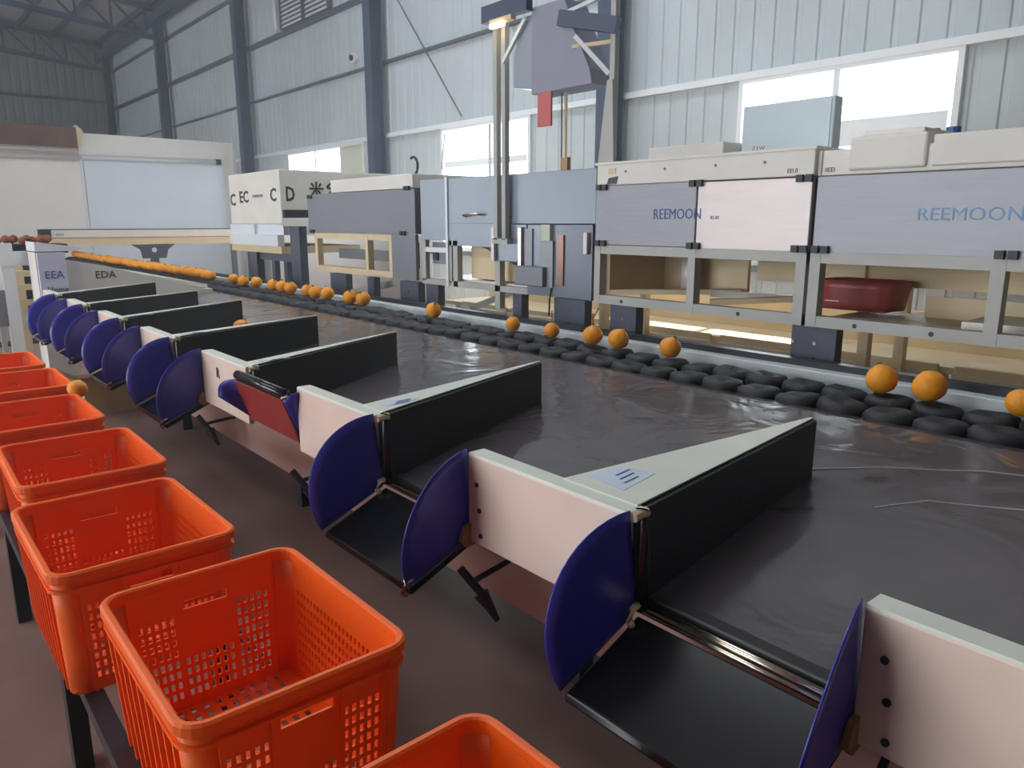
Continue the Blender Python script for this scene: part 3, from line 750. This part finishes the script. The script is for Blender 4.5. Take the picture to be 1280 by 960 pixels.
for y in (3.2, 2.9, 2.55, 2.25): MB().tube([(XM + .001, y, 1.95), (XM + .005, y, 1.95)], .008, 8).build('screw', 'twig', cB)
B(XM + .001, XM + .005, 3.28, 3.34, 1.94, 1.975).build('tag_plate', 'tan', cB)
MB().prism([(XM + .002, 3.27, 1.88), (XM + .002, 3.35, 1.88), (XM + .002, 3.34, 1.915), (XM + .002, 3.26, 1.925)], (.004, 0, 0)).build('scuff_plate', 'dark_metal', cB)
lower_frame(cB, 1.975, 3.44, ((1.975, .055), (2.65, .05), (3.39, .05)))
foot(cB, 3.1); foot(cB, 2.02, .02)
for y in (2.35, 3.2): MB().tube([(XM - .002, y, 1.155), (XM, y, 1.155)], .012, 8).build('bolt', 'print_dark', cB)
B(XM + .06, XM + .65, 3.36, 3.39, 1.18, 1.45).build('inner_side', 'tan', cB)
B(XM + .62, XM + .65, 2.7, 3.36, 1.18, 1.46).build('inner_back', 'tan', cB)
MB().tube([(XM + .5, 3.05, 1.18), (XM + .5, 3.05, 1.45)], .06, 14).build('inner_drum', 'steel_light', cB, smooth=True)
B(XM + .66, XM + .70, 1.98, 2.66, 1.29, 1.46).build('inner_back', 'tan', cB)
MB().bar((XM + .15, 2.64, 1.24), (XM + .7, 1.98, 1.19), .05, .04).build('inner_bar', 'cream', cB)
MB().bar((XM + .1, 3.38, 1.2), (XM + .55, 2.7, 1.22), .09, .03).build('inner_bar', 'tan', cB)
MB().bar((XM + .12, 2.62, 1.19), (XM + .6, 2.0, 1.24), .09, .03).build('inner_bar', 'tan', cB)

# red tub inside the right cabinet
rt_ = thing('red_tub', (4.15, 1.92, 1.18), 'dark red plastic tub inside the right cabinet opening', 'tub')
def tub(u, v):
    P = [(3.98, 2.09), (3.98, 1.78), (4.02, 1.72), (4.2, 1.7), (4.26, 1.76), (4.26, 2.07), (4.2, 2.12), (4.02, 2.12)]
    a = u * 8; i = int(a) % 8; f_ = a - int(a); p = Vector((*P[i], 0)).lerp(Vector((*P[(i + 1) % 8], 0)), f_)
    c_ = Vector((4.12, 1.92, 0)); k = .9 + .12 * v; q_ = c_ + (p - c_) * k
    return (q_.x, q_.y, 1.185 + .155 * v)
MB().sheet(tub, 32, 4).build('tub_wall', 'red_tub', rt_, smooth=True, solid=.008)
B(4.0, 4.24, 1.74, 2.09, 1.182, 1.19).build('tub_base', 'red_tub', rt_)
B(3.985, 3.992, 1.98, 2.06, 1.225, 1.275).build('tub_label', 'sticker', rt_)

# middle cabinet with grey doors
cC = cabinet('inspection_cabinet', 3.46, 5.5, 'blue grey inspection cabinet with tall doors in the middle')
XC = XM + .02
B(XC, XC + .03, 4.47, 5.1, 1.46, 1.635).build('middle_panel', 'bluegrey_panel', cC)
B(XC + .62, XC + .65, 3.5, 5.5, 1.2, 1.64).build('back_panel', 'bluegrey_panel', cC)
B(XC, XC + .03, 3.46, 5.1, 1.635, 1.985).build('upper_panel', 'bluegrey_panel', cC, bevel=.004)
B(XC, XC + .03, 5.12, 5.5, 1.50, 1.99).build('side_panel', 'bluegrey_panel', cC, bevel=.004)
B(XC + .03, XC + .7, 3.46, 5.5, 1.64, 1.975).build('body', 'bluegrey_panel', cC)
B(XC - .012, XC + .03, 5.095, 5.125, 1.13, 2.0).build('corner_trim', 'white_frame', cC)
B(XC - .004, XC + .03, 3.48, 4.12, 1.135, 1.63).build('door', 'glass_dark', cC, bevel=.004)
B(XC - .008, XC + .02, 4.13, 4.46, 1.36, 1.63).build('door', 'glass_dark', cC, bevel=.004)
for y, z0, z1, m in ((4.47, 1.36, 1.61, 'steel_light'), (4.16, 1.3, 1.61, 'chrome'), (3.50, 1.44, 1.58, 'steel_light')):
    B(XC - .035, XC - .008, y, y + .035, z0, z1).build('door_handle', m, cC, bevel=.004)
B(XC - .03, XC - .004, 3.86, 3.95, 1.52, 1.63).build('label_plate', 'blind', cC)
B(XC - .02, XC - .004, 3.84, 3.97, 1.2, 1.52).build('door_post', 'steel', cC)
B(XC - .016, XC - .004, 3.74, 3.80, 1.22, 1.56).build('door_post', 'copper', cC)
B(XC - .015, XC + .02, 4.06, 4.14, 1.3, 1.6).build('door_post', 'steel', cC)
B(XC - .06, XC + .1, 3.90, 4.2, 1.20, 1.34).build('control_box', 'grey_panel', cC, bevel=.01)
MB().tube([(XC - .01, 3.86, 1.2), (XC - .025, 3.86, 1.12), (XC - .02, 3.87, 1.0)], .006, 6).build('cable', 'print_dark', cC)
B(XC, XC + .05, 4.44, 4.50, 1.0, 1.63).build('post', 'frame_grey', cC)
B(XC, XC + .05, 4.98, 5.04, 1.13, 1.5).build('post', 'frame_grey', cC)
B(XC, XC + .05, 4.12, 5.5, 1.13, 1.175).build('bottom_rail', 'frame_grey', cC)
B(XC, XC + .04, 5.06, 5.12, 1.16, 1.5).build('post', 'frame_grey', cC)
B(XC, XC + .04, 5.44, 5.5, 1.16, 1.5).build('post', 'frame_grey', cC)
B(XC, XC + .04, 5.12, 5.44, 1.40, 1.44).build('rail', 'white_frame', cC)
B(XC + .06, XC + .08, 5.2, 5.42, 1.30, 1.48).build('control_panel', 'grey_panel', cC)
B(XC + .045, XC + .06, 5.33, 5.40, 1.33, 1.44).build('display', 'print_dark', cC)
MB().prism([(XC + .12, 4.95, 1.2), (XC + .12, 4.2, 1.2), (XC + .12, 4.2, 1.25), (XC + .12, 4.55, 1.38), (XC + .12, 4.8, 1.45), (XC + .12, 4.95, 1.46)], (.02, 0, 0)).build('inner_guard', 'tan', cC)
B(XC + .06, XC + .6, 4.15, 5.4, 1.16, 1.19).build('inner_shelf', 'steel_light', cC)
MB().tube([(XC - .005, 4.86, 1.69), (XC - .05, 4.83, 1.70), (XC - .05, 4.66, 1.71), (XC - .005, 4.62, 1.70)], .009, 8).build('pull_handle', 'chrome', cC, smooth=True)
MB().tube([(XC - .005, 4.36, 1.70), (XC - .04, 4.34, 1.69), (XC - .005, 4.31, 1.685)], .008, 8).build('pull_handle', 'chrome', cC, smooth=True)
foot(cC, 5.28, .18); foot(cC, 3.55, .3); foot(cC, 4.2, .1)
MB().bar((XC + .1, 4.95, .95), (XC + .4, 4.55, 1.15), .03, .05).build('brace', 'frame_grey', cC)

# left cabinet
cD = cabinet('grader_cabinet', 5.55, 7.6, 'dark grey fronted grader cabinet left of the middle doors')
pD = B(XM, XM + .03, 5.56, 7.62, 1.545, 1.925).build('front_panel', 'grey_panel', cD, bevel=.004)
B(XM + .03, XM + .7, 5.56, 7.6, 1.545, 1.92).build('body', 'grey_panel', cD)
B(XM + .01, XM + .7, 5.6, 7.1, 1.93, 2.05).build('top_cover', 'cream', cD, bevel=.006)
B(XM, XM + .03, 5.56, 5.95, 1.15, 1.54).build('lower_panel', 'grey_panel', cD)
lower_frame(cD, 5.95, 7.5, ((5.95, .05), (6.38, .05), (7.43, .06)), 1.15, 1.535, 'tan')
B(XM + .25, XM + .3, 5.98, 7.45, 1.27, 1.37).build('inner_rail', 'grey_panel', cD)
B(XM + .3, XM + .34, 6.02, 6.36, 1.22, 1.46).build('inner_panel', 'steel_blue', cD)
latch(pD, 5.62, 1.93); latch(pD, 7.5, 1.90); latch(pD, 5.7, 1.55); latch(pD, 7.48, 1.55)
foot(cD, 5.58, .3); foot(cD, 6.9, .34); foot(cD, 6.35, .12)
MB().bar((XM + .1, 6.9, .95), (XM + .3, 6.2, 1.1), .04, .06).build('brace', 'frame_grey', cD)
# air hose curl on top
hs = MB().tube([(3.7, 5.72 + .07 * math.cos(a * .35), 2.12 + .075 * math.sin(a * .35)) for a in range(3, 16)], .012, 8).build('air_hose', 'dark_metal', loc=(3.7, 5.7, 2.05), smooth=True)
tag(hs, 'curled grey air hose standing on the left cabinet top', 'hose')

# far white box machine
cE = thing('white_machine_box', (4.4, 9.1, 0), 'cream machine housing with black characters past the left cabinet', 'machine')
MB().prism([(3.6, 8.3, 1.62), (5.35, 8.3, 1.62), (5.35, 8.3, 2.22), (3.6, 8.3, 2.22)], (0, 1.55, 0)).build('housing', 'cream', cE, bevel=.01)
B(3.62, 5.3, 8.31, 9.95, 1.5, 1.62).build('lower_housing', 'partition_cool', cE)
B(3.58, 3.66, 8.4, 9.9, 1.37, 1.5).build('side_sill', 'white_frame', cE)
B(3.595, 3.605, 9.08, 9.1, 1.5, 1.62).build('seam_strip', 'frame_grey', cE)
text('lettering', 'EC', .19, (3.598, 9.52, 1.88), '-x', 'print_dark', cE, 1.3, bold=.005)
text('lettering', 'reemoon', .07, (3.598, 9.1, 1.93), '-x', 'print_dark', cE, 1.2)
text('lettering', 'C', .2, (3.598, 8.58, 1.88), '-x', 'print_dark', cE, 1.3, bold=.005)
text('lettering', 'C', .2, (3.598, 9.83, 1.85), '-x', 'print_dark', cE, 1.3, bold=.005)
text('lettering', 'D', .22, (3.66, 8.298, 1.88), '-y', 'print_dark', cE, .7, bold=.005)
def stroke(pts, name='character_stroke', wd=.022):
    for a, b_ in zip(pts[:-1], pts[1:]):
        MB().bar((a[0], 8.297, a[1]), (b_[0], 8.297, b_[1]), wd, .004, (0, 1, 0)).build(name, 'print_dark', cE)
for st in ([(3.95, 2.02), (4.13, 2.02)], [(4.04, 2.10), (4.04, 1.90)], [(3.98, 2.08), (4.01, 2.04)], [(4.10, 2.08), (4.07, 2.04)], [(4.02, 2.0), (3.96, 1.92)], [(4.06, 2.0), (4.12, 1.92)],
           [(4.24, 2.1), (4.17, 2.04), (4.25, 2.02), (4.18, 1.95)], [(4.28, 2.09), (4.4, 2.09), (4.4, 2.03), (4.28, 2.03)], [(4.34, 2.02), (4.34, 1.92)], [(4.28, 1.98), (4.42, 1.98)], [(4.2, 1.92), (4.26, 1.94)]):
    stroke(st)
B(3.62, 3.9, 8.25, 8.3, 1.68, 1.78).build('vent_opening', 'print_dark', cE)
for y, x in ((9.15, 3.62), (8.0, 3.66)):
    B(x, x + .09, y, y + .24, .0, 1.62 if y < 9 else 1.5).build('leg', 'foot', cE)
B(3.66, 3.74, 8.24, 9.15, 1.2, 1.29).build('leg_rail', 'foot', cE)
B(3.6, 3.7, 7.62, 8.3, 1.6, 1.69).build('link_arm', 'frame_grey', cE)
for y in (8.45, 8.8): B(3.7, 3.76, y, y + .1, .0, 1.2).build('leg', 'foot', cE)
B(3.6, 4.6, 8.35, 9.9, 1.29, 1.37).build('under_tray', 'tan', cE)
B(5.6, 5.63, 8.4, 13.5, .0, 1.45).build('rear_screen', 'partition', cE)

# cartons and boxes on top of the cabinets
bx1 = thing('control_cabinet', (4.6, 2.75, 1.99), 'pale blue control cabinet standing in front of the big window', 'cabinet')
B(4.6, 4.70, 2.42, 3.06, 1.99, 2.40).build('cabinet_body', 'pale_box', bx1, bevel=.01)
B(4.594, 4.6, 2.44, 3.04, 2.02, 2.38).build('cabinet_door', 'pale_box', bx1)
text('lettering', 'Z.I.W', .04, (4.593, 2.97, 2.11), '-x', 'red_tub', bx1)
bx2 = B(4.5, 4.9, 3.13, 3.78, 1.99, 2.18).build('flat_box', 'cream', loc=(4.7, 3.45, 1.99), bevel=.01); tag(bx2, 'flat cream box lying beside the pale control cabinet', 'box')
# support deck under these boxes
dk = thing('rear_deck', (4.7, 2.4, 0), 'cream rear deck frame behind the grader cabinets', 'deck')
B(4.42, 5.0, .2, 4.2, 1.93, 1.99).build('deck_top', 'cream', dk)
for y in (.25, 2.0, 4.1):
    for x in (4.42, 4.92): B(x, x + .06, y, y + .06, 0, 1.93).build('leg', 'tan', dk)

# rear receiving bench lit by the windows
rb = thing('rear_bench', (5.0, 2.5, 0), 'tan receiving bench behind the grader, lit from the windows', 'bench')
B(5.05, 5.9, .0, 7.2, .72, .76).build('bench_top', 'tan', rb)
for y in (.1, .95, 1.8, 2.65, 3.5, 4.35, 5.2, 6.05):
    B(5.02, 5.05, y + .02, y + .78, .42, .78).build('front_board', 'tan', rb, bevel=.008)
    B(4.99, 5.02, y + .02, y + .78, .70, .725).build('board_lip', 'cream', rb)
for y in (.1, 1.8, 3.5, 5.2, 7.0):
    for x in (5.1, 5.8): B(x, x + .06, y, y + .06, 0, .72).build('leg', 'tan', rb)
B(5.7, 5.73, .0, 7.2, .76, 1.02).build('back_board', 'tan', rb)

# ------------------------------------------------------------------ hood tower
ht = thing('hood_tower', (3.6, 3.9, 1.5), 'tall white post tower with a grey suction hood', 'tower')
for y in (4.323, 4.416): B(3.56, 3.60, y - .02, y + .02, 1.52, 3.078).build('post', 'frame_grey', ht)
B(3.56, 3.615, 4.28, 4.46, 1.49, 1.53).build('post_bracket', 'frame_grey', ht)
B(3.62, 3.66, 3.33, 3.37, 2.014, 3.0).build('post', 'frame_grey', ht)
MB().prism([(3.61, 3.31, 2.014), (3.61, 3.44, 2.014), (3.61, 3.38, 2.5), (3.61, 3.335, 2.5)], (.025, 0, 0)).build('post_skirt', 'frame_grey', ht)
MB().prism([(3.55, 3.45, 2.484), (3.55, 4.014, 2.484), (3.55, 4.014, 3.024), (3.55, 3.706, 3.024), (3.55, 3.628, 2.847), (3.55, 3.474, 2.576)], (.2, 0, 0)).build('hood', 'hood', ht, bevel=.005)
MB().prism([(3.565, 4.016, 2.522), (3.565, 4.215, 2.553), (3.565, 4.215, 2.769), (3.565, 4.138, 2.924), (3.565, 4.016, 3.001)], (.16, 0, 0)).build('hood_wing', 'bluegrey_panel', ht, bevel=.005)
lb_ = B(3.49, 3.545, 4.0, 4.478, 3.001, 3.109).build('cross_beam', 'steel_blue', ht)
MB().bar((3.52, 3.71, 2.90), (3.62, 3.31, 2.80), .055, .093).build('cross_beam', 'steel_blue', ht)
MB().bar((3.545, 3.67, 2.93), (3.62, 3.36, 3.0), .023, .023).build('stay', 'white_frame', ht)
MB().bar((3.55, 4.076, 2.97), (3.55, 4.308, 2.731), .023, .027).build('stay', 'white_frame', ht)
MB().bar((3.545, 3.598, 2.78), (3.63, 3.385, 2.54), .023, .027).build('stay', 'white_frame', ht)
MB().bar((3.545, 3.62, 2.72), (3.625, 3.36, 2.72), .02, .022).build('stay', 'tan', ht)
lh_ = B(3.475, 3.52, 4.138, 4.37, 2.97, 3.001).build('lamp_holder', 'tan', ht)
B(3.465, 3.49, 4.215, 4.354, 2.943, 2.97).build('lamp_tube', 'lamp_tube', lh_)
B(3.55, 3.565, 3.82, 3.95, 2.27, 2.484).build('red_strip', 'red_sheet', ht)
MB().tube([(3.65, 3.78, 2.484), (3.65, 3.78, 2.05)], .011, 8).build('drop_pipe', 'tan', ht)
MB().tube([(3.64, 3.81, 2.484), (3.64, 3.805, 2.0)], .005, 8).build('drop_cable', 'dark_metal', ht)
B(3.635, 3.665, 3.745, 3.81, 1.987, 2.07).build('pipe_end', 'carton', ht)
MB().tube([(3.56, 4.13, 3.1), (3.56, 4.08, 3.7), (3.56, 4.0, 8.4)], .009, 6).build('hanger_cable', 'dark_metal', ht)

# ------------------------------------------------------------------ feed end, far left
fd = thing('feed_frame', (.9, 9.2, 0), 'white feed frame with grey crossbars at the left edge', 'frame')
B(.98, 1.09, 9.0, 9.1, 0, 1.44).build('post', 'white_frame', fd)
B(.72, .8, 9.0, 9.1, 0, 1.44).build('post', 'white_frame', fd)
B(1.14, 1.22, 9.5, 9.6, 0, 1.3).build('post', 'tan', fd)
B(.4, 1.45, 8.98, 9.06, 1.22, 1.36).build('top_beam', 'white_frame', fd)
for z in (1.12, .98, .82): B(1.1, 1.5, 9.3, 9.36, z - .03, z + .03).build('crossbar', 'tan', fd)
B(1.1, 1.5, 9.7, 9.76, .55, 1.2).build('back_panel', 'dark_metal', fd)
B(.8, .98, 9.02, 9.08, .62, .98).build('side_guard', 'grey_panel', fd)
B(.6, .66, 8.9, 8.96, 0, .7).build('control_post', 'black_pad', fd)
hp = thing('fruit_hopper', (1.35, 10.2, 0), 'dark hopper heaped with brown orange fruit at the far left', 'hopper')
B(.95, 1.75, 10, 10.5, 1.3, 1.4).build('hopper_tray', 'dark_metal', hp)
for x in (1.0, 1.66): B(x, x + .05, 10.05, 10.1, 0, 1.3).build('leg', 'frame_grey', hp)
for i in range(12):
    o = copy_tree(proto); o.location = (1.0 + .055 * (i % 12) + random.uniform(-.01, .01), 10.05 + .1 * (i % 3), 1.44 + .02 * (i % 2)); o.scale = (.75,) * 3
    tag(o, 'brownish fruit heaped in the dark hopper at the far left', 'fruit', 'fruit heaped in the hopper')
    for ch in o.children:
        if ch.name.startswith('fruit'): ch.data = ch.data.copy(); ch.data.materials[0] = MATS['brown_fruit']
# cables and clutter on the floor at the left
for i, (pts, lb) in enumerate((([(.2, 11.4, .5), (.9, 11.0, .42), (1.5, 10.6, .5), (1.9, 10.4, .3)], 'thick black hose bowing above the floor, upper one'), ([(.2, 11.2, .3), (.9, 10.9, .18), (1.5, 10.5, .26), (1.9, 10.3, .1)], 'thick black hose bowing above the floor, lower one'))):
    h = MB().tube(pts, .035, 8).build('floor_hose', 'black_pad', loc=(1, 11, 0), smooth=True); tag(h, lb, 'hose', 'black hoses by the feed frame')
B_ = thing('carton', (1.5, 7.4, 0), 'open grey brown carton on the floor under the blue curtains', 'carton')
B(1.25, 1.7, 7.2, 7.6, 0, .3).build('carton_body', 'carton', B_)
MB().prism([(1.25, 7.2, .3), (1.7, 7.2, .3), (1.65, 7.05, .36), (1.2, 7.05, .36)], (0, 0, .006)).build('carton_flap', 'carton', B_)
MB().prism([(1.25, 7.2, .3), (1.25, 7.6, .3), (1.1, 7.6, .38), (1.1, 7.2, .38)], (0, 0, .006)).build('carton_flap', 'carton', B_)

# ------------------------------------------------------------------ bright dusty haze in the hall
hz = bpy.data.materials.new('haze'); hz.use_nodes = True; nt = hz.node_tree; nt.nodes.clear()
oo = nt.nodes.new('ShaderNodeOutputMaterial'); vs = nt.nodes.new('ShaderNodeVolumeScatter')
vs.inputs['Color'].default_value = (0.9, 0.95, 1.0, 1); vs.inputs['Density'].default_value = 0.015; vs.inputs['Anisotropy'].default_value = 0.72
nt.links.new(vs.outputs[0], oo.inputs['Volume']); MATS['haze'] = hz
hzo = B(-11.9, 7.95, -7.9, 33.9, .01, 8.1).build('haze', 'haze')
tag(hzo, 'thin pale dust haze hanging in the hall air', 'haze', kind='stuff')
